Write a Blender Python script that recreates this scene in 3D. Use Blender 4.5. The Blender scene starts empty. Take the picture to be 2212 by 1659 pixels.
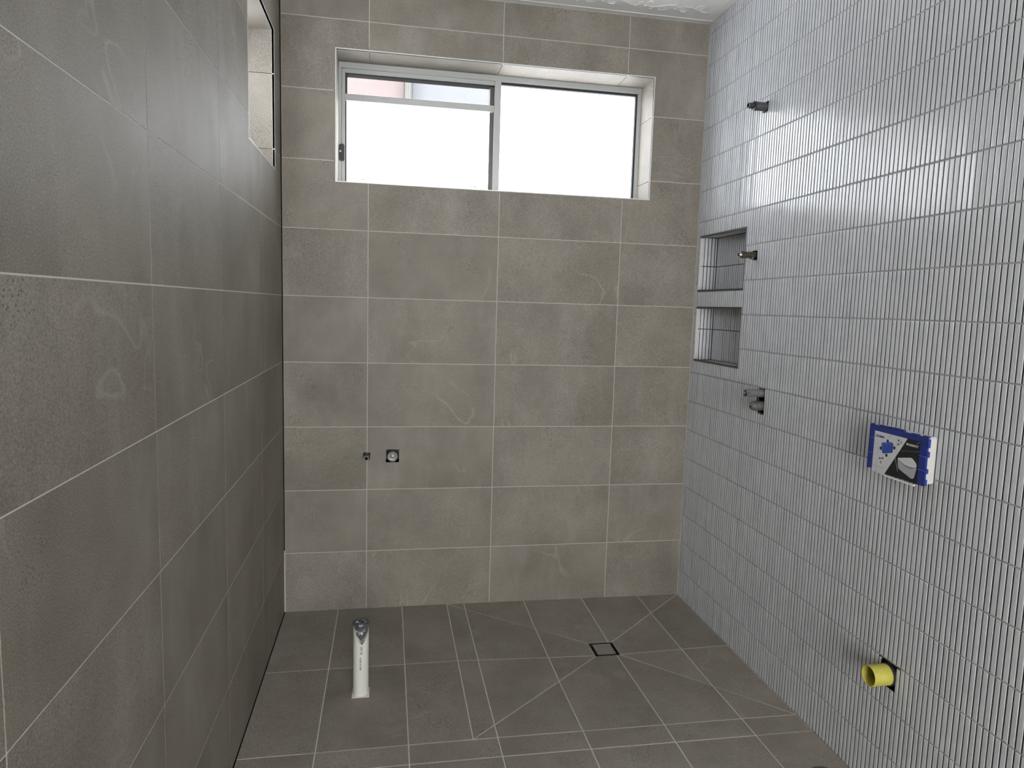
import bpy, bmesh, math, random
from mathutils import Vector, Matrix
random.seed(7)
SC = bpy.context.scene
COL = SC.collection

# ---------------------------------------------------------------- camera
W = 1.9843            # room width (tile face to tile face)
H = 2.848             # ceiling height
FRONT = -6.20         # wall behind the camera
FPX = 1480.79
CAM = Vector((0.46990, -3.25222, 1.47038))
RX, RY, RZ = Vector((.98368, -.17732, .02861)), Vector((.00822, -.11491, -.99334)), Vector((.17943, .97742, -.11159))
RX.normalize(); RY = (RZ.cross(RX)).normalized(); RZ = RX.cross(RY).normalized()
cam = bpy.data.cameras.new('camera'); cam.sensor_width = 36.0; cam.sensor_fit = 'HORIZONTAL'
cam.lens = 36.0 * FPX / 2212.0; cam.clip_start = .02
cam_o = bpy.data.objects.new('camera', cam); COL.objects.link(cam_o)
m3 = Matrix((RX, -RY, -RZ)).transposed()
cam_o.matrix_world = Matrix.Translation(CAM) @ m3.to_4x4()
SC.camera = cam_o

def px(P):
    d = Vector(P) - CAM
    z = d.dot(RZ)
    if z < .05: return None
    return (1106 + FPX * d.dot(RX) / z, 829.5 + FPX * d.dot(RY) / z)

# ---------------------------------------------------------------- sky, exposure
SKY_STRENGTH = 14.0
PANE_STRENGTH = 5.6
PANE_STRENGTH_SMALL = 5.0
wd = bpy.data.worlds.new('overcast_sky'); SC.world = wd; wd.use_nodes = True
bgn = wd.node_tree.nodes['Background']; bgn.inputs[0].default_value = (1.0, .985, .950, 1); bgn.inputs[1].default_value = SKY_STRENGTH
# a portal in the added, unseen opening behind the camera guides the sampling of the sky light (emits nothing itself)
pl = bpy.data.lights.new('fill_opening_portal', 'AREA'); pl.shape = 'RECTANGLE'; pl.size = 1.78; pl.size_y = 2.35; pl.cycles.is_portal = True
po = bpy.data.objects.new('fill_opening_portal', pl); COL.objects.link(po); po.location = (.99, FRONT - .10, 1.175)
po.rotation_euler = (math.radians(90), 0, math.radians(180))
SC.cycles.max_bounces = 6; SC.cycles.diffuse_bounces = 5; SC.cycles.glossy_bounces = 2; SC.cycles.transmission_bounces = 1; SC.cycles.transparent_max_bounces = 6
SC.cycles.adaptive_threshold = .09; SC.cycles.use_light_tree = False; SC.cycles.caustics_reflective = False; SC.cycles.caustics_refractive = False
vs = SC.view_settings
vs.view_transform = 'Standard'; vs.look = 'None'; vs.exposure = 0.25; vs.gamma = 1.0; vs.use_curve_mapping = False

# ---------------------------------------------------------------- node helpers
def mat(name):
    m = bpy.data.materials.new(name); m.use_nodes = True
    nt = m.node_tree; b = nt.nodes['Principled BSDF']
    return m, nt, b
def N(nt, t, **kw):
    n = nt.nodes.new(t)
    for k, v in kw.items():
        if k == 'op': n.operation = v
        elif isinstance(k, str) and hasattr(n, k): setattr(n, k, v)
    return n
def L(nt, a, b): nt.links.new(a, b)
def ramp(nt, fac, stops):
    r = nt.nodes.new('ShaderNodeValToRGB'); e = r.color_ramp.elements
    while len(e) < len(stops): e.new(.5)
    for i, (p, c) in enumerate(stops):
        e[i].position = p; e[i].color = (*c, 1) if len(c) == 3 else c
    L(nt, fac, r.inputs[0]); return r.outputs[0]
def math_n(nt, op, a, b=None, c=None):
    n = nt.nodes.new('ShaderNodeMath'); n.operation = op
    for i, x in enumerate((a, b, c)):
        if x is None: continue
        if isinstance(x, (int, float)): n.inputs[i].default_value = x
        else: L(nt, x, n.inputs[i])
    return n.outputs[0]
def mixc(nt, fac, a, b, mode='MIX'):
    n = nt.nodes.new('ShaderNodeMix'); n.data_type = 'RGBA'; n.blend_type = mode
    for i, x in ((0, fac), (6, a), (7, b)):
        if isinstance(x, (int, float)): n.inputs[i].default_value = x
        elif isinstance(x, tuple): n.inputs[i].default_value = (*x, 1)
        else: L(nt, x, n.inputs[i])
    return n.outputs[2]
def coords(nt, offset=True):
    tc = nt.nodes.new('ShaderNodeTexCoord')
    if not offset: return tc.outputs['Object']
    oi = nt.nodes.new('ShaderNodeObjectInfo')
    v = nt.nodes.new('ShaderNodeVectorMath'); v.operation = 'ADD'
    mm = nt.nodes.new('ShaderNodeVectorMath'); mm.operation = 'SCALE'
    mm.inputs[0].default_value = (37.1, 21.7, 53.3); L(nt, oi.outputs['Random'], mm.inputs['Scale'])
    L(nt, tc.outputs['Object'], v.inputs[0]); L(nt, mm.outputs[0], v.inputs[1])
    return v.outputs[0]
def noise(nt, co, scale, detail=3, rough=.55, dist=0.0):
    n = nt.nodes.new('ShaderNodeTexNoise'); n.inputs['Scale'].default_value = scale; n.inputs['Detail'].default_value = detail
    n.inputs['Roughness'].default_value = rough; n.inputs['Distortion'].default_value = dist
    L(nt, co, n.inputs['Vector']); return n.outputs[0]
def bump(nt, b, h, strength, dist):
    n = nt.nodes.new('ShaderNodeBump'); n.inputs['Strength'].default_value = strength; n.inputs['Distance'].default_value = dist
    L(nt, h, n.inputs['Height']); L(nt, n.outputs[0], b.inputs['Normal'])
def simple(name, col, rough=.5, metal=0.0, spec=.5, var=0.0, vs_=40):
    m, nt, b = mat(name)
    b.inputs['Roughness'].default_value = rough; b.inputs['Metallic'].default_value = metal
    b.inputs['Specular IOR Level'].default_value = spec
    if var:
        n = noise(nt, coords(nt), vs_, 4)
        c = mixc(nt, n, tuple(x * (1 - var) for x in col), tuple(min(1, x * (1 + var)) for x in col))
        L(nt, c, b.inputs['Base Color'])
    else: b.inputs['Base Color'].default_value = (*col, 1)
    return m

def concrete_tile(name, dark, light, rough):
    m, nt, b = mat(name)
    co = coords(nt)
    n1 = noise(nt, co, 3.2, 4, .6)
    c = ramp(nt, n1, [(.30, dark), (.70, light)])
    # warm and cool drift
    n0 = noise(nt, co, 2.4, 2, .5)
    c = mixc(nt, math_n(nt, 'MULTIPLY', n0, .5), c, (light[0] * .86, light[1] * .82, light[2] * .70))
    # pale haze left by the grout wash, drawn out upwards
    mp = nt.nodes.new('ShaderNodeMapping'); mp.inputs['Scale'].default_value = (1, 1, .28); L(nt, co, mp.inputs['Vector'])
    hz = ramp(nt, noise(nt, mp.outputs[0], 7.0, 4, .62), [(.50, (0, 0, 0)), (.74, (1, 1, 1))])
    c = mixc(nt, math_n(nt, 'MULTIPLY', hz, .20), c, (.40, .39, .38))
    # fine grain
    g = noise(nt, co, 330, 2, .7)
    gm = ramp(nt, g, [(.30, (.66, .66, .66)), (.5, (1, 1, 1)), (.72, (1.38, 1.38, 1.38))])
    c = mixc(nt, 1.0, c, gm, 'MULTIPLY')
    # dark pits in loose clusters
    vo = nt.nodes.new('ShaderNodeTexVoronoi'); vo.inputs['Scale'].default_value = 120; L(nt, co, vo.inputs['Vector'])
    cl = noise(nt, co, 5.0, 2, .6)
    th = ramp(nt, cl, [(.46, (.02, .02, .02)), (.70, (.27, .27, .27))])
    pit = math_n(nt, 'LESS_THAN', vo.outputs['Distance'], th)
    c = mixc(nt, math_n(nt, 'MULTIPLY', pit, .62), c, (.030, .027, .023))
    # pale grains
    vo2 = nt.nodes.new('ShaderNodeTexVoronoi'); vo2.inputs['Scale'].default_value = 95; L(nt, co, vo2.inputs['Vector'])
    gr = math_n(nt, 'MULTIPLY', math_n(nt, 'LESS_THAN', vo2.outputs['Distance'], .10), cl)
    c = mixc(nt, math_n(nt, 'MULTIPLY', gr, .75), c, (.50, .48, .44))
    # a few pale veins
    vn = noise(nt, co, 2.1, 3, .5, .9)
    ed = math_n(nt, 'ABSOLUTE', math_n(nt, 'SUBTRACT', vn, .5))
    vein = ramp(nt, ed, [(0.0, (1, 1, 1)), (.012, (0, 0, 0))])
    vm = ramp(nt, n0, [(.58, (0, 0, 0)), (.68, (1, 1, 1))])
    vf = math_n(nt, 'MULTIPLY', math_n(nt, 'MULTIPLY', vein, vm), .26)
    c = mixc(nt, vf, c, (.46, .44, .41))
    L(nt, c, b.inputs['Base Color'])
    rr = ramp(nt, n1, [(.3, (rough - .05,) * 3), (.7, (rough + .06,) * 3)])
    L(nt, rr, b.inputs['Roughness'])
    b.inputs['Specular IOR Level'].default_value = .26
    return m

M = {}
M['tile'] = concrete_tile('stone_look_porcelain', (.148, .135, .117), (.262, .243, .218), .56)
M['tile_floor'] = concrete_tile('stone_look_floor_porcelain', (.198, .183, .165), (.318, .295, .272), .64)
M['grout'] = simple('pale_grout', (.62, .60, .56), .9, var=.12)
M['grout_wall'] = simple('wall_grout', (.47, .455, .425), .9, var=.15)
M['grout_joint_shade'] = simple('mosaic_grout_with_joint_shade', (.055, .055, .058), .85, var=.12)  # mosaic grout darkened, shade of the upright joints put into its colour
def finger_mat():
    m, nt, b = mat('glazed_finger_tile')
    co = coords(nt)
    n = noise(nt, co, 14, 3, .6)
    c = ramp(nt, n, [(.3, (.545, .575, .625)), (.7, (.645, .675, .725))])
    g = noise(nt, co, 600, 2, .6)
    c = mixc(nt, .30, c, ramp(nt, g, [(.3, (.46, .47, .49)), (.7, (.80, .80, .81))]))
    L(nt, c, b.inputs['Base Color'])
    b.inputs['Roughness'].default_value = .17
    b.inputs['Specular IOR Level'].default_value = .6
    bump(nt, b, noise(nt, co, 38, 2, .5), .16, .0012)
    return m
M['finger'] = finger_mat()
M['grout_line'] = simple('pale_grey_row_grout', (.34, .34, .35), .8, var=.12)
M['plaster'] = simple('white_ceiling_paint', (.69, .69, .685), .75, var=.02)
M['wallpaint'] = simple('white_wall_paint', (.72, .71, .69), .8, var=.02)
M['alu'] = simple('grey_aluminium', (.42, .44, .44), .38, .35, var=.05)
M['alu_dark'] = simple('dark_aluminium', (.10, .10, .10), .35, .6, var=.1)
M['trim'] = simple('niche_edge_trim', (.13, .13, .125), .35, .7, var=.08)
M['trim_light'] = simple('pale_edge_trim', (.66, .66, .65), .30, .3, var=.04)
M['chrome'] = simple('chrome', (.75, .77, .80), .12, 1.0)
M['gasket'] = simple('black_rubber_gasket', (.012, .012, .013), .6)
M['black'] = simple('black_void', (.006, .006, .006), .9, spec=.1)
M['blackplastic'] = simple('black_plastic', (.022, .023, .026), .38)
M['greyplastic'] = simple('charcoal_plastic', (.050, .055, .060), .42, var=.2)
M['midplastic'] = simple('grey_plastic', (.13, .137, .147), .4, var=.15, vs_=120)
M['dirtygrey'] = simple('cement_splashed_metal', (.125, .122, .114), .55, .25, var=.45, vs_=150)
M['brass'] = simple('weathered_brass', (.095, .080, .055), .38, .75, var=.5, vs_=120)
M['steel'] = simple('dull_steel', (.45, .45, .45), .3, .9, var=.2)
M['cupmetal'] = simple('dull_cast_metal', (.24, .24, .24), .45, .6, var=.3, vs_=80)
M['pvc'] = simple('white_pvc', (.63, .64, .60), .35, var=.06, vs_=20)
M['whitegrout'] = simple('white_filler', (.78, .77, .74), .85, var=.08)
M['tape'] = simple('silver_duct_tape', (.115, .120, .132), .34, .45, var=.45, vs_=90)
M['ink'] = simple('black_ink', (.02, .02, .02), .6)
M['blue'] = simple('blue_plastic', (.020, .040, .235), .35, var=.15)
M['bluelight'] = simple('blue_print', (.060, .130, .52), .4)
M['bluemid'] = simple('mid_blue_print', (.035, .085, .40), .4)
M['card'] = simple('white_printed_card', (.66, .67, .70), .4, var=.03)
M['cardblack'] = simple('black_printed_card', (.012, .013, .015), .4)
M['cardgrey'] = simple('grey_print', (.42, .43, .46), .5)
M['greyline'] = simple('grey_line_print', (.36, .37, .39), .5)
M['whiteplastic'] = simple('white_plastic', (.54, .54, .53), .45, var=.05)
M['whitepaint'] = simple('white_print', (.85, .85, .86), .5)
M['gasket_soft'] = simple('rubber_seal', (.018, .018, .018), .5)
def yellow_mat():
    m, nt, b = mat('speckled_yellow_plastic')
    co = coords(nt)
    c = mixc(nt, noise(nt, co, 30, 4), (.37, .34, .043), (.58, .53, .11))
    vo = nt.nodes.new('ShaderNodeTexVoronoi'); vo.inputs['Scale'].default_value = 330; L(nt, co, vo.inputs['Vector'])
    c = mixc(nt, math_n(nt, 'MULTIPLY', math_n(nt, 'LESS_THAN', vo.outputs['Distance'], .20), .7), c, (.14, .13, .03))
    L(nt, c, b.inputs['Base Color']); b.inputs['Roughness'].default_value = .5
    return m
M['yellow'] = yellow_mat()
def pane_mat(name, strength):
    # frosted glass that the daylight outside turns into an even, glowing surface
    m, nt, b = mat(name)
    b.inputs['Base Color'].default_value = (.75, .78, .80, 1)
    b.inputs['Roughness'].default_value = .25
    b.inputs['Emission Color'].default_value = (.92, .955, 1.0, 1)
    b.inputs['Emission Strength'].default_value = strength
    return m
M['pane'] = pane_mat('frosted_glass_lit_by_day', PANE_STRENGTH)
M['pane_small'] = pane_mat('frosted_glass_small_window', PANE_STRENGTH_SMALL)
def screen_mat():
    m, nt, b = mat('fly_screen_mesh')
    co = coords(nt, False)
    sx = nt.nodes.new('ShaderNodeSeparateXYZ'); L(nt, co, sx.inputs[0])
    def th(o):
        f = math_n(nt, 'FRACT', math_n(nt, 'MULTIPLY', o, 1 / .0046)); return math_n(nt, 'LESS_THAN', f, .33)
    a = math_n(nt, 'MAXIMUM', th(sx.outputs[0]), th(sx.outputs[2]))
    b.inputs['Base Color'].default_value = (.10, .10, .11, 1); b.inputs['Roughness'].default_value = .5
    L(nt, a, b.inputs['Alpha'])
    return m
M['screen'] = screen_mat()
M['house'] = simple('pink_render_wall', (.165, .135, .140), .9, var=.15, vs_=3)
M['house2'] = simple('pale_blue_grey_cladding', (.135, .145, .170), .8, var=.08, vs_=3)

# ---------------------------------------------------------------- mesh helpers
def mk(name, verts, faces, m, parent=None, origin=None, smooth=False, kind=None, flank=None):
    o0 = Vector(origin) if origin is not None else Vector((0, 0, 0))
    me = bpy.data.meshes.new(name)
    me.from_pydata([tuple(Vector(v) - o0) for v in verts], [], faces)
    me.materials.append(m)
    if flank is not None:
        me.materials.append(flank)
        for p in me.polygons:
            if p.index % 13 in (1, 3): p.material_index = 1  # long flanks take the second material, darkened to stand in for joint shade
    if smooth:
        for p in me.polygons: p.use_smooth = True
    if flank is None: me.validate()
    me.update()
    o = bpy.data.objects.new(name, me); COL.objects.link(o)
    o.location = o0
    if parent is not None: o.parent = parent; o.location = o0 - parent.location if parent.rotation_euler == Matrix.Identity(3).to_euler() else o0
    if kind: o['kind'] = kind
    return o
def empty(name, loc, label=None, cat=None, kind=None, group=None):
    o = bpy.data.objects.new(name, None); COL.objects.link(o); o.location = loc; o.empty_display_size = .05
    if label: o['label'] = label
    if cat: o['category'] = cat
    if kind: o['kind'] = kind
    if group: o['group'] = group
    return o
def box_vf(x0, x1, y0, y1, z0, z1, b=0):
    v = [(x, y, z) for z in (z0, z1) for y in (y0, y1) for x in (x0, x1)]
    f = [(0, 2, 3, 1), (4, 5, 7, 6), (0, 1, 5, 4), (2, 6, 7, 3), (0, 4, 6, 2), (1, 3, 7, 5)]
    return v, f
def box(name, x0, x1, y0, y1, z0, z1, m, parent=None, bevel=0, seg=2, kind=None):
    c = Vector(((x0 + x1) / 2, (y0 + y1) / 2, (z0 + z1) / 2))
    bm = bmesh.new(); bmesh.ops.create_cube(bm, size=1)
    bmesh.ops.scale(bm, vec=(abs(x1 - x0), abs(y1 - y0), abs(z1 - z0)), verts=bm.verts)
    if bevel: bmesh.ops.bevel(bm, geom=bm.edges[:], offset=bevel, segments=seg, affect='EDGES')
    me = bpy.data.meshes.new(name); bm.to_mesh(me); bm.free(); me.materials.append(m)
    o = bpy.data.objects.new(name, me); COL.objects.link(o); o.location = c
    if parent is not None: o.parent = parent; o.location = c - parent.location
    if kind: o['kind'] = kind
    return o
def boxes(name, lst, m, parent=None, origin=(0, 0, 0)):
    V, F = [], []
    for b_ in lst:
        v, f = box_vf(*b_); n = len(V); V += v; F += [tuple(i + n for i in q) for q in f]
    return mk(name, V, F, m, parent, origin)

# plane mapping: (a, b, h) -> world; h = height above the face plane
def P_back(a, b, h): return Vector((a, -h, b))
def P_left(a, b, h): return Vector((h, -a, b))          # a = distance from the back wall
def P_right(a, b, h): return Vector((W - h, -a, b))
FLIP = {P_back: False, P_left: True, P_right: False}

def inside(x, y, r): return r[0] - 1e-9 < x < r[1] + 1e-9 and r[2] - 1e-9 < y < r[3] + 1e-9
def plate(rect, holes, top, bot, mapf, back=False):
    """rectangle minus rectangular holes as one plate, no inner seams; returns verts, faces"""
    A = sorted({rect[0], rect[1], *[min(max(h[i], rect[0]), rect[1]) for h in holes for i in (0, 1)]})
    B = sorted({rect[2], rect[3], *[min(max(h[i], rect[2]), rect[3]) for h in holes for i in (2, 3)]})
    A = [a for i, a in enumerate(A) if i == 0 or a - A[i - 1] > 1e-6]
    B = [b for i, b in enumerate(B) if i == 0 or b - B[i - 1] > 1e-6]
    na, nb = len(A) - 1, len(B) - 1
    solid = [[not any(inside((A[i] + A[i + 1]) / 2, (B[j] + B[j + 1]) / 2, h) for h in holes) for j in range(nb)] for i in range(na)]
    V, F, idx = [], [], {}
    def vid(i, j, k):
        if (i, j, k) not in idx:
            idx[(i, j, k)] = len(V); V.append(mapf(A[i], B[j], top if k else bot))
        return idx[(i, j, k)]
    fl = FLIP.get(mapf, False)
    def add(q): F.append(tuple(reversed(q)) if fl else tuple(q))
    for i in range(na):
        for j in range(nb):
            if not solid[i][j]: continue
            add((vid(i, j, 1), vid(i + 1, j, 1), vid(i + 1, j + 1, 1), vid(i, j + 1, 1)))
            if back: add((vid(i, j, 0), vid(i, j + 1, 0), vid(i + 1, j + 1, 0), vid(i + 1, j, 0)))
            if i == 0 or not solid[i - 1][j]: add((vid(i, j, 0), vid(i, j, 1), vid(i, j + 1, 1), vid(i, j + 1, 0)))
            if i == na - 1 or not solid[i + 1][j]: add((vid(i + 1, j, 1), vid(i + 1, j, 0), vid(i + 1, j + 1, 0), vid(i + 1, j + 1, 1)))
            if j == 0 or not solid[i][j - 1]: add((vid(i, j, 0), vid(i + 1, j, 0), vid(i + 1, j, 1), vid(i, j, 1)))
            if j == nb - 1 or not solid[i][j + 1]: add((vid(i, j + 1, 1), vid(i + 1, j + 1, 1), vid(i + 1, j + 1, 0), vid(i, j + 1, 0)))
    return V, F
def lathe(name, prof, P, axis, m, parent=None, seg=28, smooth=True, flute=None):
    """prof: list of (radius, length along the axis) from base to tip"""
    ax = Vector(axis).normalized()
    u = ax.orthogonal().normalized(); w = ax.cross(u)
    V, F = [], []
    for (r, l) in prof:
        for k in range(seg):
            t = 2 * math.pi * k / seg
            rr = r * (1 + (flute[1] if flute and (k * flute[0] // seg) % 2 else 0))
            V.append(Vector(P) + ax * l + (u * math.cos(t) + w * math.sin(t)) * rr)
    for i in range(len(prof) - 1):
        for k in range(seg):
            k2 = (k + 1) % seg
            F.append((i * seg + k, i * seg + k2, (i + 1) * seg + k2, (i + 1) * seg + k))
    o = mk(name, V, F, m, parent, origin=P)
    me = o.data
    if smooth:
        for p in me.polygons: p.use_smooth = True
        try: me.set_sharp_from_angle(angle=math.radians(35))
        except Exception: pass
    return o
def hexprism(name, P, axis, r, l0, l1, m, parent=None, n=6, hole=0.0):
    return lathe(name, [(max(hole, 1e-4), l0), (r, l0), (r, l1), (max(hole, 1e-4), l1)], P, axis, m, parent, seg=n, smooth=False)
def poly_layer(name, pts, x, thick, m, parent):
    """flat print or card on the right wall: pts are (y, z), face at x looking to -x"""
    n = len(pts)
    ar = sum(pts[i][0] * pts[(i + 1) % n][1] - pts[(i + 1) % n][0] * pts[i][1] for i in range(n))
    if ar > 0: pts = pts[::-1]
    V = [(x, p[0], p[1]) for p in pts] + [(x + thick, p[0], p[1]) for p in pts]
    F = [tuple(range(n)), tuple(range(2 * n - 1, n - 1, -1))] + [(i, i + n, (i + 1) % n + n, (i + 1) % n) for i in range(n)]
    c = (x, sum(p[0] for p in pts) / n, sum(p[1] for p in pts) / n)
    return mk(name, V, F, m, parent, origin=c)
def text_mesh(body, size, weight=0.0):
    """triangulated outlines of a line of text, lower left at 0,0; returns verts (x,y), faces, width"""
    cu = bpy.data.curves.new('lettering', 'FONT'); cu.body = body; cu.size = size; cu.offset = weight; cu.resolution_u = 3
    o = bpy.data.objects.new('lettering', cu); COL.objects.link(o)
    dg = bpy.context.evaluated_depsgraph_get(); dg.update()
    me = bpy.data.meshes.new_from_object(o.evaluated_get(dg))
    V = [(v.co.x, v.co.y) for v in me.vertices]; F = [tuple(p.vertices) for p in me.polygons]
    bpy.data.objects.remove(o); bpy.data.curves.remove(cu); bpy.data.meshes.remove(me)
    x0 = min(v[0] for v in V); x1 = max(v[0] for v in V)
    return [(a - x0, b) for a, b in V], F, x1 - x0

# ================================================================= the setting
ROWS = [-.016] + [.286 + .302 * i for i in range(9)] + [H]
G = .0030                      # joint width
WIN = (.2386, 1.7175, 2.0110, 2.5780)          # back window opening: x, z
LWIN = (.160, .708, 2.020, 2.5735)             # small window in the left wall: distance from back wall, z
REV = .165                                     # reveal depth
HOLE_SP = (.3628, .3938, .735, .7662)          # spout hole in the back wall
HOLE_MX = (.4676, .5298, .7193, .7808)         # basin mixer hole

def structure_obj(name, V, F, m):
    o = mk(name, V, F, m); o['kind'] = 'structure'; return o

def tiled_wall(wall, cols, rows, holes, mapf, m):
    for i in range(len(cols) - 1):
        for j in range(len(rows) - 1):
            r = (cols[i] + (G / 2 if i else .0055 if mapf is P_back else .002), cols[i + 1] - G / 2, rows[j] + G / 2, rows[j + 1] - G / 2)
            hs = [h for h in holes if h[0] < r[1] and h[1] > r[0] and h[2] < r[3] and h[3] > r[2]]
            V, F = plate(r, hs, random.uniform(-.0001, .0003), -.008, mapf)
            if F:
                c = mapf((r[0] + r[1]) / 2, (r[2] + r[3]) / 2, 0)
                mk('wall_tile', V, F, m, wall, origin=c)

# --- back wall
t = .009
V, F = plate((-.25, W + .25, -.15, H + .2), [(WIN[0] - t, WIN[1] + t, WIN[2] - t, WIN[3] + t), HOLE_SP, HOLE_MX], -.0006, -.25, P_back, back=True)
wall_back = structure_obj('wall_back', V, F, M['grout_wall'])
BC = [0, .380, .982, 1.584, W]
tiled_wall(wall_back, BC, ROWS, [WIN, HOLE_SP, HOLE_MX], P_back, M['tile'])
# open, ungrouted joint in the corner with the left wall
box('open_joint', 0.0, .0046, -.0004, .006, .30, H, M['black'], wall_back)

# --- left wall
V, F = plate((0, -FRONT, -.15, H + .2), [(LWIN[0] - t, LWIN[1] + t, LWIN[2] - t, LWIN[3] + t)], -.0006, -.25, P_left, back=True)
wall_left = structure_obj('wall_left', V, F, M['grout'])
LC = [0, .539, 1.141, 1.743, 2.345, 2.947, 3.549, 4.151, 4.753, 5.355, -FRONT]
tiled_wall(wall_left, LC, ROWS, [LWIN], P_left, M['tile'])

# --- reveals of the two windows, tiled in line with the wall joints
def reveal(wall, op, cuts_a, cuts_b, mapf, trim_m):
    a0, a1, b0, b1 = op
    ca = [a0] + [c for c in cuts_a if a0 + .02 < c < a1 - .02] + [a1]
    cb = [b0] + [c for c in cuts_b if b0 + .02 < c < b1 - .02] + [b1]
    def piece(q, name='reveal_tile', mm=M['tile']):
        A, B, Hh = q
        vs_ = [mapf(a, b, h) for h in Hh for b in B for a in A]
        f = [(0, 2, 3, 1), (4, 5, 7, 6), (0, 1, 5, 4), (2, 6, 7, 3), (0, 4, 6, 2), (1, 3, 7, 5)]
        c = sum(vs_, Vector()) / 8
        mk(name, vs_, f, mm, wall, origin=c)
    g = .0012; e = .009
    for i in range(len(ca) - 1):
        for bb in ((b0 - .008, b0), (b1, b1 + .008)):
            piece(((ca[i] + (g if i else 0), ca[i + 1] - (g if i < len(ca) - 2 else 0)), bb, (-REV, -e)))
    for j in range(len(cb) - 1):
        for aa in ((a0 - .008, a0), (a1, a1 + .008)):
            piece((aa, (cb[j] + (g if j else 0), cb[j + 1] - (g if j < len(cb) - 2 else 0)), (-REV, -e)))
    # metal edge profile around the opening
    w = .0045
    for A, B in (((a0 - w, a1 + w), (b0 - w, b0)), ((a0 - w, a1 + w), (b1, b1 + w)), ((a0 - w, a0), (b0, b1)), ((a1, a1 + w), (b0, b1))):
        piece((A, B, (-e, .0008)), 'edge_trim', trim_m)
reveal(wall_back, WIN, BC, ROWS, P_back, M['trim_light'])
reveal(wall_left, LWIN, LC, ROWS, P_left, M['trim_light'])

# --- right wall
NICHES = [(.034, .4775, 1.572, 1.8415), (.034, .4775, 1.2303, 1.497)]
HOLES_R = {'top': (.547, .584, 2.294, 2.332), 'mid': (.541, .571, 1.697, 1.733), 'mix': (.664, .7085, 1.062, 1.1655), 'yel': (1.476, 1.5395, .347, .4215)}
allR = NICHES + list(HOLES_R.values())
FD = .0065                     # finger height above the grout
V, F = plate((-.25, -FRONT, -.15, H + .2), allR, -FD, -.24, P_right, back=True)
wall_right = structure_obj('wall_right', V, F, M['grout_joint_shade'])
FP, FY0 = .018134, .0138
RZ0, RP = .1345, .14790
FG = .0033
def rect_minus(r, h):
    a0, a1, b0, b1 = r; c0, c1, d0, d1 = h
    if c0 >= a1 or c1 <= a0 or d0 >= b1 or d1 <= b0: return [r]
    out = []
    if d0 > b0: out.append((a0, a1, b0, d0))
    if d1 < b1: out.append((a0, a1, d1, b1))
    m0, m1 = max(b0, d0), min(b1, d1)
    if c0 > a0: out.append((a0, c0, m0, m1))
    if c1 < a1: out.append((c1, a1, m0, m1))
    return out
def finger_vf(r, mapf, depth=FD, rnd=None):
    """one glazed finger: pillowed face with rounded long edges; r = (a0,a1,b0,b1) in the plane"""
    rnd = rnd or random
    a0, a1, b0, b1 = r
    e = min(.0022, (a1 - a0) * .25, (b1 - b0) * .25)
    ta, tb, dz = rnd.uniform(-.00018, .00018), rnd.uniform(-.00022, .00022), rnd.uniform(-.0003, .0003)
    lv = [(0, -depth - .001), (0, -.0012), (e * .35, -.0004), (e, 0)]
    V = []
    for ins, h in lv:
        for (a, b, sa, sb) in ((a0 + ins, b0 + ins, -1, -1), (a1 - ins, b0 + ins, 1, -1), (a1 - ins, b1 - ins, 1, 1), (a0 + ins, b1 - ins, -1, 1)):
            V.append(mapf(a, b, h + dz + ta * sa + tb * sb if h > -.002 else h))
    F = []
    for k in range(3):
        for i in range(4):
            F.append((k * 4 + i, k * 4 + (i + 1) % 4, k * 4 + 4 + (i + 1) % 4, k * 4 + 4 + i))
    F.append((12, 13, 14, 15))
    return V, F
fing = []
YMAX = 3.1
a = FY0 - FP
zs = [-.02] + [RZ0 + RP * k for k in range(19)] + [H]
while a < YMAX:
    a0, a1 = max(a, .001) + FG / 2, a + FP - FG / 2
    if a1 - a0 > .003:
        for k in range(len(zs) - 1):
            b0 = max(zs[k], -.012) + FG * .6; b1 = zs[k + 1] - FG * .6
            if b1 - b0 < .006: continue
            ps = [(a0, a1, b0, b1)]
            for h in allR:
                hh = (h[0] - .001, h[1] + .001, h[2] - .001, h[3] + .001)
                ps = [q for r in ps for q in rect_minus(r, hh)]
            fing += [q for q in ps if q[1] - q[0] > .004 and q[3] - q[2] > .006]
    a += FP
def shown_size(r):
    cs = [px(P_right(x, y, 0)) for x in r[:2] for y in r[2:]]
    if any(c is None for c in cs): return 0
    us = [min(max(c[0], 0), 2212) for c in cs]; vs2 = [min(max(c[1], 0), 1659) for c in cs]
    full = (max(c[0] for c in cs) - min(c[0] for c in cs))
    if max(us) - min(us) < .6 * full: return 0
    wpx = abs(cs[2][0] - cs[0][0])
    return wpx * (max(vs2) - min(vs2))
fing.sort(key=lambda r: -shown_size(r))
single, rest = fing[:300], fing[300:]
cache = {}
for r in single:
    V, F = finger_vf(r, P_right)
    mk('finger_tile', V, F, M['finger'], wall_right, flank=M['grout_joint_shade'], origin=P_right((r[0] + r[1]) / 2, (r[2] + r[3]) / 2, 0))
V, F = [], []
for r in rest:
    v, f = finger_vf(r, P_right); n = len(V); V += v; F += [tuple(i + n for i in q) for q in f]
mk('finger_tile_field', V, F, M['finger'], wall_right, kind='stuff', flank=M['grout_joint_shade'])
# pale grout in the level joints between the courses, left open at niches and cut-outs
for z in zs[1:-1]:
    r = (.001, YMAX, z - FG * .6, z + FG * .6)
    ps = [r]
    for h in allR: ps = [q for p_ in ps for q in rect_minus(p_, h)]
    V, F = [], []
    for q in ps:
        v, f = plate(q, [], -.0022, -FD - .001, P_right); n = len(V); V += v; F += [tuple(i + n for i in k) for k in f]
    mk('grout_line', V, F, M['grout_line'], wall_right, origin=P_right(1.0, z, 0))

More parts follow.
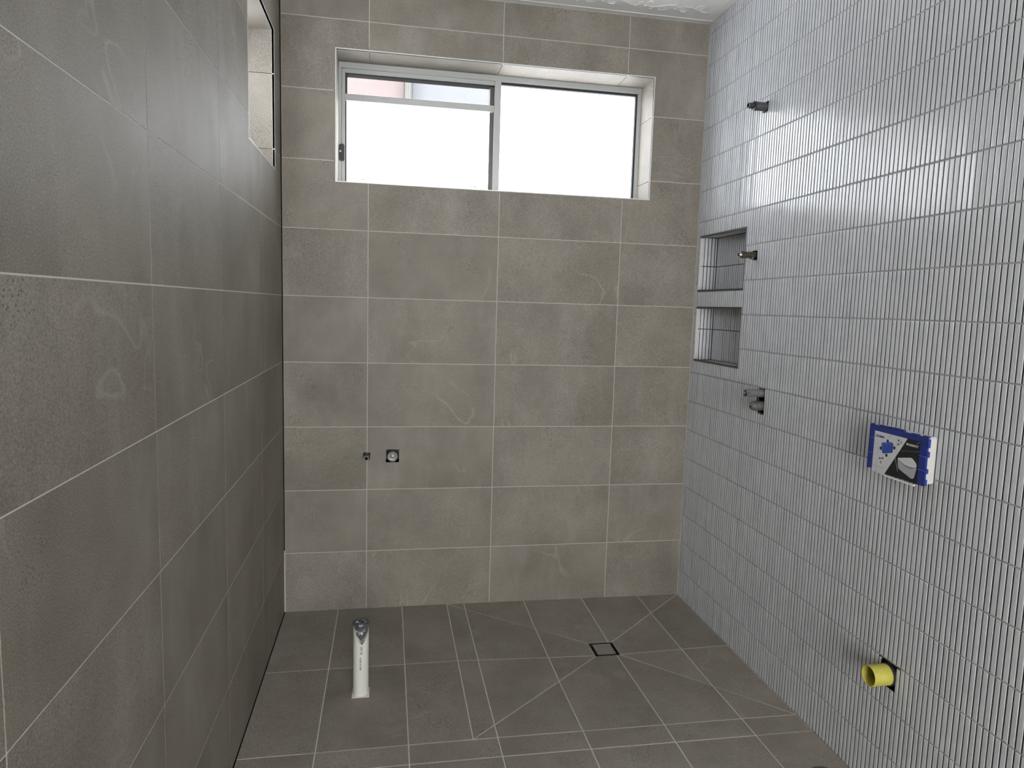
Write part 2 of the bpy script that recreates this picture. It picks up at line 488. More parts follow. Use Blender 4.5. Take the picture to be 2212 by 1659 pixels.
# --- two niches in the right wall
ND = .090
for ni, (a0, a1, b0, b1) in enumerate(NICHES):
    joint = (1.697, 1.388)[ni]
    e = .004
    # box of the niche: back and four cheeks, in the grout darkened for joint shade
    X0, X1 = W + .004, W + ND + e
    V = [(x, -y, z) for x in (X0, X1) for z in (b0, b1) for y in (a0, a1)]
    F = [(4, 6, 7, 5), (0, 2, 6, 4), (1, 5, 7, 3), (0, 4, 5, 1), (2, 3, 7, 6)]
    n_o = mk('niche', V, [f[::-1] for f in F], M['grout_joint_shade'], wall_right, origin=(W + .05, -(a0 + a1) / 2, (b0 + b1) / 2))
    # shell behind it
    lin = []
    def P_nb(a, b, h): return Vector((W + ND - h, -a, b))
    def P_nfar(a, b, h): return Vector((W + a, -(a0 + .0035) - h, b))           # far cheek, faces the camera
    def P_nnear(a, b, h): return Vector((W + a, -(a1 - .0035) + h, b))
    def P_nbot(a, b, h): return Vector((W + a, -b, b0 + .0035 + h))
    def P_ntop(a, b, h): return Vector((W + a, -b, b1 - .0035 - h))
    def fill(mapf, ra, rb, cut, V, F, flip):
        a = ra[0]
        while a < ra[1] - .004:
            for (c0, c1) in cut:
                v, f = finger_vf((a + FG / 2, min(a + FP, ra[1]) - FG / 2, c0 + FG / 2, c1 - FG / 2), mapf)
                n = len(V); V += v; F += [tuple(i + n for i in (q[::-1] if flip else q)) for q in f]
            a += FP
    V, F = [], []
    fill(P_nb, (a0 + .0035, a1 - .0035), None, [(b0 + .0035, joint), (joint, b1 - .0035)], V, F, False)
    fill(P_nfar, (.006, ND), None, [(b0 + .0035, joint), (joint, b1 - .0035)], V, F, False)
    fill(P_nnear, (.006, ND), None, [(b0 + .0035, joint), (joint, b1 - .0035)], V, F, True)
    fill(P_nbot, (.006, ND), None, [(a0 + .0035 + k * .1455, min(a0 + .0035 + (k + 1) * .1455, a1 - .0035)) for k in range(3)], V, F, True)
    fill(P_ntop, (.006, ND), None, [(a0 + .0035 + k * .1455, min(a0 + .0035 + (k + 1) * .1455, a1 - .0035)) for k in range(3)], V, F, False)
    f_o = mk('niche_finger_tiles', V, F, M['finger'], None, origin=(W + .05, -(a0 + a1) / 2, (b0 + b1) / 2), kind='stuff', flank=M['grout_joint_shade'])
    f_o.parent = n_o; f_o.location = (0, 0, 0)
    def sub(o):
        w = o.location.copy(); o.parent = n_o; o.location = w - n_o.location
    w_ = .0085
    for (A, B, mm) in (((a0, a1), (b1 - w_, b1), 'trim'), ((a0, a1), (b0, b0 + w_), 'trim'), ((a0, a0 + .004), (b0 + w_, b1 - w_), 'trim_light'), ((a1 - .0035, a1), (b0 + w_, b1 - w_), 'trim')):
        sub(box('edge_trim', W - .001, W + .011, -A[1], -A[0], B[0], B[1], M[mm]))

# --- ceiling
ceiling = structure_obj('ceiling', *box_vf(-.25, W + .25, FRONT - .2, .25, H, H + .2), M['plaster'])
box('cornice_bead', .0, W, -.040, -.030, H - .0025, H + .001, M['plaster'], ceiling, bevel=.0012)
box('cornice_bead', W - .040, W - .030, FRONT, -.04, H - .0025, H + .001, M['plaster'], ceiling, bevel=.0012)
def relief(pts, r, V, F):
    """low rounded ridge following a path on the ceiling"""
    n = len(pts); base = len(V)
    for i, p in enumerate(pts):
        q0, q1 = pts[max(0, i - 1)], pts[min(n - 1, i + 1)]
        d = Vector((q1[0] - q0[0], q1[1] - q0[1])); d.normalize()
        nx, ny = -d.y, d.x
        taper = .45 + .55 * math.sin(math.pi * (i + .7) / (n + .4))
        for s, h in ((-1, 0), (-.6, .75), (0, 1), (.6, .75), (1, 0)):
            V.append((p[0] + nx * r * s * taper, p[1] + ny * r * s * taper, H + .0004 - h * .0035 * taper))
    for i in range(n - 1):
        for k in range(4):
            q = base + i * 5 + k
            F.append((q, q + 5, q + 6, q + 1))
def scroll(cx, cy, dirx, diry, flip, V, F, s=1.0):
    """one vine motif: wavy stem with a curl and three leaves"""
    def T(a, b):
        b *= flip
        return (cx + (dirx[0] * a + diry[0] * b) * s, cy + (dirx[1] * a + diry[1] * b) * s)
    relief([T(-.085 + .17 * i / 14, .018 * math.sin(i / 14 * math.pi * 2)) for i in range(15)], .0034, V, F)
    relief([T(.010 + .030 * (1 - i / 20) * math.cos(i * .52), .020 + .024 * (1 - i / 20) * math.sin(i * .52)) for i in range(17)], .0030, V, F)
    relief([T(-.055 + .022 * (1 - i / 18) * math.cos(2 + i * .5), -.022 + .018 * (1 - i / 18) * math.sin(2 + i * .5)) for i in range(15)], .0028, V, F)
    for (x, y, an, ln) in ((-.03, .022, 2.1, .026), (.045, -.018, -.9, .024), (.062, .006, .7, .022), (-.062, .010, 2.6, .018)):
        relief([T(x + math.cos(an) * ln * i / 5, y + math.sin(an) * ln * i / 5 + .004 * math.sin(i / 5 * 3.1)) for i in range(6)], .0050, V, F)
k = 0
x = W - .13
while x > .05:
    V, F = [], []; scroll(x, -.135, (1, 0), (0, 1), 1 if k % 2 else -1, V, F)
    mk('vine_relief', V, F, M['plaster'], ceiling, origin=(x, -.135, H), smooth=True); x -= .172; k += 1
y = -.30
while y > -1.6:
    V, F = [], []; scroll(W - .135, y, (0, 1), (1, 0), 1 if k % 2 else -1, V, F)
    mk('vine_relief', V, F, M['plaster'], ceiling, origin=(W - .135, y, H), smooth=True); y -= .172; k += 1

# --- floor: 300 x 600 tiles cut on the fold lines that fall to the drain
DR = (1.366, 1.478, -.558, -.442)      # drain square x0,x1,y0,y1
SX, R1, R2, R3 = .770, -.553, -1.081, -1.181
DZ = -.018
def z_right(y): return -.008 - .002 * min(1, max(0, -y / 1.08))
def z_out(x, y):
    if x <= SX: return 0.0
    return z_right(y) * (x - SX) / (W - SX)
def floor_z(x, y, sec):
    if sec is None: return z_out(x, y)
    (o0, o1, d0, d1) = sec      # outer edge, drain edge
    # t = 0 on the drain edge, 1 on the outer edge (edges are axis parallel)
    if abs(o0[0] - o1[0]) < 1e-6: tt = (x - d0[0]) / (o0[0] - d0[0])
    else: tt = (y - d0[1]) / (o0[1] - d0[1])
    tt = max(0, min(1, tt))
    if abs(o0[0] - o1[0]) < 1e-6: ex, ey = o0[0], max(min(y, 0), R2)
    else: ex, ey = x, o0[1]
    return DZ + (z_out(ex, ey) - DZ) * tt
TLd, TRd, BRd, BLd = (DR[0], DR[3]), (DR[1], DR[3]), (DR[1], DR[2]), (DR[0], DR[2])
SL, SR, QR, QL = (SX, 0), (W, 0), (W, R2), (SX, R2)
SECT = [[SL, SR, TRd, TLd], [SR, QR, BRd, TRd], [QR, QL, BLd, BRd], [QL, SL, TLd, BLd]]
def area(p): return .5 * sum(p[i][0] * p[(i + 1) % len(p)][1] - p[(i + 1) % len(p)][0] * p[i][1] for i in range(len(p)))
def clip(poly, p, q):
    """keep the part of poly left of the line p->q"""
    out = []
    s = lambda a: (q[0] - p[0]) * (a[1] - p[1]) - (q[1] - p[1]) * (a[0] - p[0])
    for i in range(len(poly)):
        a, b = poly[i], poly[(i + 1) % len(poly)]; sa, sb = s(a), s(b)
        if sa >= -1e-12: out.append(a)
        if (sa > 1e-12 and sb < -1e-12) or (sa < -1e-12 and sb > 1e-12):
            k = sa / (sa - sb); out.append((a[0] + (b[0] - a[0]) * k, a[1] + (b[1] - a[1]) * k))
    res = []
    for p_ in out:
        if not res or math.hypot(p_[0] - res[-1][0], p_[1] - res[-1][1]) > 1e-5: res.append(p_)
    if len(res) > 1 and math.hypot(res[0][0] - res[-1][0], res[0][1] - res[-1][1]) < 1e-5: res.pop()
    return res
def inset(poly, d):
    if area(poly) < 0: poly = poly[::-1]
    out = poly
    for i in range(len(poly)):
        a, b = poly[i], poly[(i + 1) % len(poly)]
        l = math.hypot(b[0] - a[0], b[1] - a[1])
        if l < 1e-6: continue
        nx, ny = -(b[1] - a[1]) / l * d, (b[0] - a[0]) / l * d
        out = clip(out, (a[0] + nx, a[1] + ny), (b[0] + nx, b[1] + ny))
        if len(out) < 3: return []
    return out
cells = []
def grid(xs, ys, sec=None, clips=()):
    for i in range(len(xs) - 1):
        for j in range(len(ys) - 1):
            p = [(xs[i], ys[j + 1]), (xs[i + 1], ys[j + 1]), (xs[i + 1], ys[j]), (xs[i], ys[j])]
            for c in clips:
                if len(p) >= 3: p = clip(p, *c)
            if len(p) >= 3 and abs(area(p)) > 2e-5: cells.append((p, sec))
FX = [0, .248, .551, .855, 1.158, 1.461, 1.763, W]
grid([0, .248, .551, SX], [0, R1, R2])
for s in SECT:
    pl = s if area(s) > 0 else s[::-1]
    cl = [(pl[i], pl[(i + 1) % 4]) for i in range(4)]
    grid([SX] + FX[3:], [0, R1, R2], (s[0], s[1], s[3], s[2]), cl)
YS = [R2, R3, R3 - .605, R3 - 1.21, R3 - 1.815, R3 - 2.42, R3 - 3.025, R3 - 3.63, R3 - 4.235, FRONT]
WC, WR = (1.8785, -1.4130), .0535                      # round floor waste
V, F = [], []
tiles = []
for p, sec in cells: tiles.append((p, sec))
cells = []
grid(FX, YS)
waste_cell = None
for p, sec in cells:
    xs = [q[0] for q in p]; ys = [q[1] for q in p]
    if min(xs) < WC[0] < max(xs) and min(ys) < WC[1] < max(ys): waste_cell = p
    else: tiles.append((p, sec))
def zc(q, sec): return floor_z(q[0], q[1], sec)
# slab and grout bed follow the falls
for p, sec in tiles:
    p2 = p if area(p) > 0 else p[::-1]
    n = len(V); V += [(q[0], q[1], zc(q, sec) - .0009) for q in p2]; F.append(tuple(range(n, n + len(p2))))
def ring(p, c, r, n=40):
    xs = [q[0] for q in p]; ys = [q[1] for q in p]
    x0, x1, y0, y1 = min(xs), max(xs), min(ys), max(ys)
    an = sorted([2 * math.pi * k / n for k in range(n)] + [math.atan2(cy - c[1], cx - c[0]) % (2 * math.pi) for cx in (x0, x1) for cy in (y0, y1)])
    I, O = [], []
    for t_ in an:
        dx, dy = math.cos(t_), math.sin(t_)
        ks = [((x1 if dx > 0 else x0) - c[0]) / dx if abs(dx) > 1e-9 else 9, ((y1 if dy > 0 else y0) - c[1]) / dy if abs(dy) > 1e-9 else 9]
        k = min(ks); I.append((c[0] + dx * r, c[1] + dy * r)); O.append((c[0] + dx * k, c[1] + dy * k))
    return I, O
I, O = ring(waste_cell, WC, WR)
n = len(V); m_ = len(I)
V += [(q[0], q[1], z_out(*q) - .0009) for q in I + O]
F += [(n + i, n + m_ + i, n + m_ + (i + 1) % m_, n + (i + 1) % m_) for i in range(m_)]
floor = structure_obj('floor', V, F, M['grout'])
structure_obj('floor_slab', *box_vf(-.25, W + .25, FRONT - .2, .25, -.35, -.11), M['grout'])
for p, sec in tiles:
    q = inset(p, .0021)
    if len(q) < 3 or abs(area(q)) < 3e-5: continue
    if area(q) < 0: q = q[::-1]
    q2 = inset(q, .0007)
    if len(q2) != len(q): q2 = q
    c = (sum(a[0] for a in q) / len(q), sum(a[1] for a in q) / len(q)); n = len(q)
    dz = random.uniform(-.0002, .0002)
    V = [(a[0], a[1], zc(a, sec) - .006) for a in q] + [(a[0], a[1], zc(a, sec) - .0006 + dz) for a in q] + [(a[0], a[1], zc(a, sec) + dz) for a in q2]
    F = [tuple(range(2 * n, 3 * n))] + [(r * n + i, r * n + (i + 1) % n, (r + 1) * n + (i + 1) % n, (r + 1) * n + i) for r in range(2) for i in range(n)]
    mk('floor_tile', V, F, M['tile_floor'], floor, origin=(*c, 0))
q = inset(waste_cell, G / 2)
I, O = ring(q, WC, WR); m_ = len(I)
V = [(a[0], a[1], z_out(*a)) for a in I + O] + [(a[0], a[1], z_out(*a) - .006) for a in I + O]
F = [(i, m_ + i, m_ + (i + 1) % m_, (i + 1) % m_) for i in range(m_)] + [(2 * m_ + i, i, (i + 1) % m_, 2 * m_ + (i + 1) % m_) for i in range(m_)] \
    + [(m_ + i, 3 * m_ + i, 3 * m_ + (i + 1) % m_, m_ + (i + 1) % m_) for i in range(m_)]
mk('floor_tile', V, F, M['tile_floor'], floor, origin=(WC[0], WC[1], 0))
# open joint along the foot of the left wall
box('open_joint', .0, .0045, -2.4, -.004, -.004, .0012, M['black'], floor)

# --- the wall behind the camera, with an unseen opening to the sky, added to supply fill light
V, F = plate((-.25, W + .25, -.15, H + .2), [(.10, 1.88, .0, 2.35)], 0, -.14, lambda a, b, h: Vector((a, FRONT + h, b)), back=True)
wall_front = structure_obj('wall_front', V, [f[::-1] for f in F], M['wallpaint'])

# ================================================================= window in the back wall
YF = REV
win = empty('window_1', ((WIN[0] + WIN[1]) / 2, YF + .03, WIN[2]), kind='structure')
x0, x1, z0, z1 = WIN
fy0, fy1 = YF, YF + .07
def wbox(name, xa, xb, za, zb, ya, yb, m='alu', bv=.0015, par=None):
    return box(name, xa, xb, ya, yb, za, zb, M[m], par or win, bevel=bv)
wbox('frame_head', x0 - .008, x1 + .008, 2.552, z1 + .008, fy0, fy1)
wbox('frame_sill', x0 - .008, x1 + .008, z0 - .008, z0 + .022, fy0, fy1)
wbox('frame_jamb', x0 - .008, .2500, z0 + .022, 2.552, fy0, fy1)
wbox('frame_jamb', 1.7045, x1 + .008, z0 + .022, 2.552, fy0, fy1)
wbox('mullion', .9715, 1.0025, z0 + .022, 2.552, fy0 - .002, fy1)
# left sash: stiles and rails with an open strip on top and a frosted pane below
wbox('sash_stile', .2515, .2665, z0 + .022, 2.551, fy0 + .006, fy1 - .01)
wbox('sash_stile', .9520, .9710, z0 + .022, 2.532, fy0 + .022, fy1 - .004, 'alu_dark')
wbox('sash_rail', .2665, .9715, 2.5325, 2.5515, fy0 + .004, fy1 - .01)
wbox('sash_rail', .2665, .9712, 2.4080, 2.4375, fy0 + .002, fy1 - .01)
wbox('gasket_bead', .2665, .9712, 2.5285, 2.5325, fy0 + .012, fy1 - .01, 'gasket', 0)
wbox('gasket_bead', .2665, .2725, z0 + .022, 2.408, fy0 + .018, fy1 - .015, 'gasket', 0)
wbox('gasket_bead', .2665, .2740, 2.4375, 2.5285, fy0 + .018, fy1 - .015, 'gasket', 0)
pane_l = wbox('glass_pane', .2725, .9525, z0 + .022, 2.4082, fy0 + .030, fy0 + .036, 'pane', 0)
# right, fixed light
wbox('gasket_bead', 1.0025, 1.7045, 2.5400, 2.552, fy0 + .012, fy1 - .01, 'gasket', 0)
wbox('gasket_bead', 1.6905, 1.7000, z0 + .022, 2.540, fy0 + .012, fy1 - .01, 'gasket', 0)
wbox('glazing_bead', 1.7000, 1.7045, z0 + .022, 2.552, fy0 + .006, fy1 - .01, 'alu')
wbox('glass_pane', 1.0025, 1.6905, z0 + .022, 2.5405, fy0 + .030, fy0 + .036, 'pane', 0)
# fly screen outside the left sash
wbox('fly_screen', .2600, .9700, z0 + .02, 2.545, fy1 - .0065, fy1 - .006, 'screen', 0)
lock = wbox('window_lock', .2405, .2650, 2.130, 2.2065, fy0 - .016, fy0 + .004, 'blackplastic', .004)
k_ = lathe('lock_barrel', [(.0001, .0012), (.0022, .0012), (.0022, .003), (.0044, .003), (.0044, 0)], (.2468, fy0 - .016, 2.1707), (0, -1, 0), M['chrome'], None, seg=16)
w = k_.location.copy(); k_.parent = lock; k_.location = w - lock.location - win.location
for cx in (.3515, .8795):
    c_ = boxes('sash_clip', [(cx - .0105, cx - .0080, fy0 + .014, fy0 + .030, z0 + .02, 2.0535), (cx + .0080, cx + .0105, fy0 + .014, fy0 + .030, z0 + .02, 2.0535), (cx - .0105, cx + .0105, fy0 + .014, fy0 + .030, 2.0535, 2.0560)], M['alu_dark'], win, origin=(cx, fy0 + .02, 2.04))

# ================================================================= small window in the left wall
a0, a1, b0, b1 = LWIN
w2 = empty('window_2', (-REV - .03, -(a0 + a1) / 2, b0), kind='structure')
def lbox(name, ya, yb, za, zb, xa, xb, m='alu', bv=.0015): return box(name, xa, xb, -yb, -ya, za, zb, M[m], w2, bevel=bv)
lx0, lx1 = -REV - .06, -REV
lbox('frame_head', a0 - .008, a1 + .008, b1 - .035, b1 + .008, lx0, lx1)
lbox('frame_sill', a0 - .008, a1 + .008, b0 - .008, b0 + .03, lx0, lx1)
lbox('frame_jamb', a0 - .008, a0 + .03, b0 + .03, b1 - .035, lx0, lx1)
lbox('frame_jamb', a1 - .03, a1 + .008, b0 + .03, b1 - .035, lx0, lx1)
lbox('glass_pane', a0 + .03, a1 - .03, b0 + .03, b1 - .035, lx0 + .02, lx0 + .026, 'pane_small', 0)

# ================================================================= things
# --- white waste pipe standing out of the floor
PC, PR, PT = Vector((.3815, -.7420, 0)), .0290, .282
pipe = empty('waste_pipe', PC, 'upright white PVC waste pipe rising from the floor, its top wrapped in silver tape', 'pipe')
lathe('pipe_wall', [(.0262, .01), (.0262, PT - .002), (PR, PT - .002), (PR, -.004)], PC, (0, 0, 1), M['pvc'], pipe, seg=48)
V, F = plate((-.032, .032, -.034, .034), [], .0015, -.004, lambda a, b, h: Vector((PC.x + a, PC.y + b, h)))
fill = mk('filler_collar', V, F, M['whitegrout'], pipe, origin=PC)
# tape cap: crumpled top and a pointed flap down the front
rnd = random.Random(3)
V, F = [], []
nr, ns = 7, 40
for i in range(nr + 1):
    rr = PR * 1.03 * i / nr
    for k in range(ns):
        t_ = 2 * math.pi * k / ns
        V.append((PC.x + rr * math.cos(t_), PC.y + rr * math.sin(t_), PT + (.0035 * rnd.uniform(-1, 1) + .003 * math.sin(3 * t_ + i)) * (1 if i < nr else .3)))
for i in range(nr):
    for k in range(ns): F.append((i * ns + k, (i + 1) * ns + k, (i + 1) * ns + (k + 1) % ns, i * ns + (k + 1) % ns))
cap = mk('tape_cap', V, F, M['tape'], pipe, origin=(PC.x, PC.y, PT))
V, F = [], []
view = math.atan2(CAM.y - PC.y, CAM.x - PC.x)          # side that faces the room
nu, nv = 48, 14
for k in range(nu + 1):
    s = (k / nu) * 2 - 1
    th_ = view + s * math.pi
    d_ = abs(s - .04) * math.pi / 1.15
    depth = .012 + max(0, .066 * (1 - d_ ** 1.25)) if abs(s) < .42 else .012
    for j in range(nv + 1):
        f_ = j / nv
        rr = PR + .0009 + .0012 * rnd.random() * (1 - .3 * f_) + .0010 * math.sin(9 * s + 14 * f_)
        V.append((PC.x + rr * math.cos(th_), PC.y + rr * math.sin(th_), PT + .001 - depth * f_))
for k in range(nu):
    for j in range(nv):
        q = k * (nv + 1) + j; F.append((q, q + 1, q + nv + 2, q + nv + 1))
mk('tape_flap', V, F, M['tape'], pipe, origin=(PC.x, PC.y, PT))
def wrap(V2, a_off, zmap, name):
    V = []
    for (u_, v_) in V2:
        th_ = view + (u_ + a_off) / PR
        V.append((PC.x + (PR + .0003) * math.cos(th_), PC.y + (PR + .0003) * math.sin(th_), zmap(v_)))
    return V
# printing up the pipe: characters read from below upwards
tv, tf, tw = text_mesh('20 260', .0095, .0001)
sc_ = .031 / tw
V2 = [(-b * sc_ * 1.0, a_ * sc_) for a_, b in tv]
mk('pipe_printing', wrap(V2, .0055, lambda v_: .166 + v_, ''), tf, M['ink'], pipe, origin=PC)
V2, bf = [], []
zz = .106
rb = random.Random(5)
while zz < .156:
    h_ = rb.choice((.0007, .0012, .0019)); n = len(V2)
    for k in range(5):
        V2 += [(-.0035 + .0065 * k / 4, zz), (-.0035 + .0065 * k / 4, zz + h_)]
    bf += [(n + 2 * k, n + 2 * k + 2, n + 2 * k + 3, n + 2 * k + 1) for k in range(4)]
    zz += h_ + rb.choice((.0009, .0013, .002))
mk('printed_bars', wrap(V2, -.0012, lambda v_: v_, ''), bf, M['ink'], pipe, origin=PC, kind='stuff')

# --- square tile-insert floor drain
dr = empty('floor_drain', ((DR[0] + DR[1]) / 2, (DR[2] + DR[3]) / 2, DZ), 'square tile-insert floor drain where the four fold lines of the shower floor meet', 'drain')
dx0, dx1, dy0, dy1 = DR[0] + .0015, DR[1] - .0015, DR[2] + .0015, DR[3] - .0015
box('drain_well', dx0, dx1, dy0, dy1, DZ - .055, DZ - .016, M['black'], dr)
def dwall(name, xa, xb, ya, yb, za, zb, m): return box(name, xa, xb, ya, yb, za, zb, M[m], dr, bevel=.0004, seg=1)
for (xa, xb, ya, yb) in ((dx0, dx1, dy0, dy0 + .0025), (dx0, dx1, dy1 - .0025, dy1), (dx0, dx0 + .0025, dy0 + .0025, dy1 - .0025), (dx1 - .0025, dx1, dy0 + .0025, dy1 - .0025)):
    dwall('drain_rim', xa, xb, ya, yb, DZ - .03, DZ - .0002, 'gasket')
s_ = .0125
for (xa, xb, ya, yb) in ((dx0 + s_, dx1 - s_, dy0 + s_, dy0 + s_ + .002), (dx0 + s_, dx1 - s_, dy1 - s_ - .002, dy1 - s_), (dx0 + s_, dx0 + s_ + .002, dy0 + s_ + .002, dy1 - s_ - .002), (dx1 - s_ - .002, dx1 - s_, dy0 + s_ + .002, dy1 - s_ - .002)):
    dwall('tray_edge', xa, xb, ya, yb, DZ - .016, DZ, 'steel')
dwall('insert_tile', dx0 + s_ + .002, dx1 - s_ - .002, dy0 + s_ + .002, dy1 - s_ - .002, DZ - .016, DZ - .0004, 'tile_floor')

# --- round floor waste at the bottom edge of the picture
wz = z_out(*WC)
fw = empty('floor_waste', (WC[0], WC[1], wz), 'dark round floor waste opening near the foot of the finger-tiled wall', 'floor waste')
lathe('waste_pipe_wall', [(WR - .0006, -.09), (WR - .0006, -.0004), (WR - .0035, -.0004), (WR - .0035, -.085), (.0005, -.085)], (WC[0], WC[1], wz), (0, 0, 1), M['greyplastic'], fw, seg=48)
lathe('waste_bottom', [(WR - .004, -.060), (.0005, -.060)], (WC[0], WC[1], wz), (0, 0, 1), M['black'], fw, seg=32)

# --- spout outlet in the back wall
def liner(name, mapf, r, depth, par, m='black'):
    """dark open box behind a cut-out"""
    a0, a1, b0, b1 = r
    V = [mapf(a, b, h) for h in (-.001, -depth) for b in (b0, b1) for a in (a0, a1)]
    F = [(4, 5, 7, 6), (0, 1, 5, 4), (2, 6, 7, 3), (0, 4, 6, 2), (1, 3, 7, 5)]
    return mk(name, V, F, M[m], par, origin=mapf((a0 + a1) / 2, (b0 + b1) / 2, -.001))
def AXB(x, z): return Vector((x, 0, z))
sp = empty('basin_spout_outlet', (.3783, 0, .7505), 'small grey pipe stub poking from a square cut-out over a tile joint', 'pipe stub')
liner('cut_out', P_back, HOLE_SP, .07, sp)
lathe('stub', [(.0118, -.06), (.0118, .030), (.0140, .030), (.0140, .058), (.0135, .060)], AXB(.3783, .7515), (0, -1, 0), M['blackplastic'], sp, seg=32)
lathe('sleeve', [(.0128, .0), (.0128, .029)], AXB(.3783, .7515), (0, -1, 0), M['steel'], sp, seg=32)
lathe('stub_mouth', [(.0135, .060), (.0112, .0615), (.0078, .0612), (.0076, .030), (.0001, .030)], AXB(.3783, .7515), (0, -1, 0), M['midplastic'], sp, seg=32)
lathe('mouth_plug', [(.0074, .034), (.0001, .034)], AXB(.3783, .7515), (0, -1, 0), M['black'], sp, seg=24)

# --- basin mixer body in the back wall
bx = empty('basin_mixer_body', (.4982, 0, .750), 'round metal mixer body set in a square black cut-out', 'mixer body')
liner('cut_out', P_back, HOLE_MX, .07, bx, 'greyplastic')
lathe('mixer_flange', [(.0001, -.045), (.0262, -.045), (.0268, -.006), (.0255, .002)], AXB(.4982, .750), (0, -1, 0), M['midplastic'], bx, seg=40)
lathe('mixer_cup', [(.0255, .002), (.0235, .010), (.0225, .022), (.0205, .022), (.0190, .012), (.0105, .010)], AXB(.4982, .750), (0, -1, 0), M['cupmetal'], bx, seg=40)
lathe('cartridge', [(.0105, .010), (.0100, .019), (.0070, .020), (.0062, .030), (.0030, .031), (.0001, .029)], AXB(.4982, .750), (0, -1, 0), M['steel'], bx, seg=24)

# --- right wall fittings
def AXR(a, z): return Vector((W, -a, z))
T1 = empty('shower_arm_outlet', (W, -.5655, 2.313), 'charcoal plastic pipe outlet standing out high on the finger-tiled wall', 'pipe outlet')
liner('cut_out', P_right, HOLES_R['top'], .05, T1)
ax = (-1, 0, 0)
lathe('outlet_body', [(.0168, -.04), (.0170, .044), (.0162, .048), (.0140, .050)], AXR(.5655, 2.313), ax, M['greyplastic'], T1, seg=32, flute=(8, .06))
lathe('outlet_collar', [(.0140, .044), (.0184, .046), (.0184, .053), (.0125, .055)], AXR(.5655, 2.313), ax, M['blackplastic'], T1, seg=32)
lathe('outlet_nozzle', [(.0112, .050), (.0112, .076), (.0100, .0775), (.0080, .0772), (.0078, .05), (.0001, .05)], AXR(.5655, 2.313), ax, M['blackplastic'], T1, seg=28)
lathe('nozzle_lip', [(.0114, .0755), (.0114, .0778), (.0086, .0780)], AXR(.5655, 2.313), ax, M['midplastic'], T1, seg=28)
box('mounting_ear', W - .010, W + .002, -.5655 - .006, -.5655 + .006, 2.2905, 2.297, M['greyplastic'], T1, bevel=.001)

T2 = empty('brass_outlet', (W, -.5555, 1.715), 'weathered brass pipe outlet beside the upper niche', 'pipe outlet')
liner('cut_out', P_right, HOLES_R['mid'], .05, T2)
lathe('outlet_body', [(.0125, -.04), (.0125, .012), (.0150, .013), (.0150, .020), (.0128, .022), (.0128, .036), (.0140, .037), (.0140, .050), (.0118, .052)], AXR(.5555, 1.715), ax, M['brass'], T2, seg=28)
hexprism('hex_nut', AXR(.5555, 1.715), ax, .0148, .050, .060, M['brass'], T2)
lathe('outlet_nozzle', [(.0100, .058), (.0100, .070), (.0088, .0718), (.0066, .0716), (.0064, .045), (.0001, .045)], AXR(.5555, 1.715), ax, M['steel'], T2, seg=24)
rr_ = random.Random(11)
for k in range(7):
    an = rr_.uniform(0, 6.28); P_ = AXR(.5555 + math.cos(an) * .0135, 1.715 + math.sin(an) * .015)
    bm = bmesh.new(); bmesh.ops.create_icosphere(bm, subdivisions=2, radius=1)
    for v in bm.verts: v.co = Vector((v.co.x * .006, v.co.y * .0032, v.co.z * .0036)) * rr_.uniform(.8, 1.2)
    me = bpy.data.meshes.new('mortar_crumb'); bm.to_mesh(me); bm.free(); me.materials.append(M['dirtygrey'])
    o = bpy.data.objects.new('mortar_crumb', me); COL.objects.link(o); o.parent = T2; o.location = P_ - T2.location + Vector((-rr_.uniform(.001, .012), 0, 0))

T3 = empty('shower_mixer_body', (W, -.687, 1.113), 'cement-splashed shower mixer body with tube and knob below the niches', 'mixer body')
liner('cut_out', P_right, HOLES_R['mix'], .05, T3)
Pm = AXR(.687, 1.1485)
# tube with a notched, cut-off mouth
seg = 48; V, F = [], []
prof = [(.0152, -.04), (.0152, .030), (.0156, .030), (.0156, .074)]
for i, (r, l) in enumerate(prof):
    for k in range(seg):
        t_ = 2 * math.pi * k / seg; ll = l
        if i == 3: ll = l - (.014 if k % 12 in (0, 1) else 0) - .003 * math.sin(t_ * 2) * .5
        V.append(Pm + Vector((-ll, r * math.sin(t_), r * math.cos(t_))))
for k in range(seg):
    t_ = 2 * math.pi * k / seg; ll = .074 - (.014 if k % 12 in (0, 1) else 0) - .0015 * math.sin(t_ * 2)
    V.append(Pm + Vector((-ll, .0134 * math.sin(t_), .0134 * math.cos(t_))))
for k in range(seg):
    t_ = 2 * math.pi * k / seg; V.append(Pm + Vector((-.02, .0130 * math.sin(t_), .0130 * math.cos(t_))))
for i in range(5):
    for k in range(seg): F.append((i * seg + k, i * seg + (k + 1) % seg, (i + 1) * seg + (k + 1) % seg, (i + 1) * seg + k))
F.append(tuple(range(5 * seg, 6 * seg)))
tb = mk('mixer_tube', V, F, M['midplastic'], T3, origin=Pm)
for p in tb.data.polygons: p.use_smooth = len(p.vertices) == 4
try: tb.data.set_sharp_from_angle(angle=math.radians(35))
except Exception: pass
lathe('tube_collar', [(.0158, -.02), (.0172, .0), (.0172, .012), (.0156, .015)], Pm, ax, M['dirtygrey'], T3, seg=32)
lathe('spindle', [(.0060, .02), (.0060, .066), (.0040, .068), (.0001, .068)], Pm, ax, M['steel'], T3, seg=16)
Pk = AXR(.687, 1.0960)
lathe('mixer_knob', [(.0190, -.03), (.0200, .010), (.0205, .016), (.0195, .018), (.0205, .020), (.0200, .032), (.0178, .040), (.0130, .0455), (.0125, .0460), (.0060, .0475)], Pk, ax, M['dirtygrey'], T3, seg=36)
lathe('knob_screw', [(.0062, .045), (.0058, .0500), (.0001, .0510)], Pk + Vector((0, .004, .004)), ax, M['steel'], T3, seg=16)
box('bridge', W - .020, W - .013, -.6915, -.6850, 1.112, 1.137, M['gasket_soft'], T3, bevel=.001)
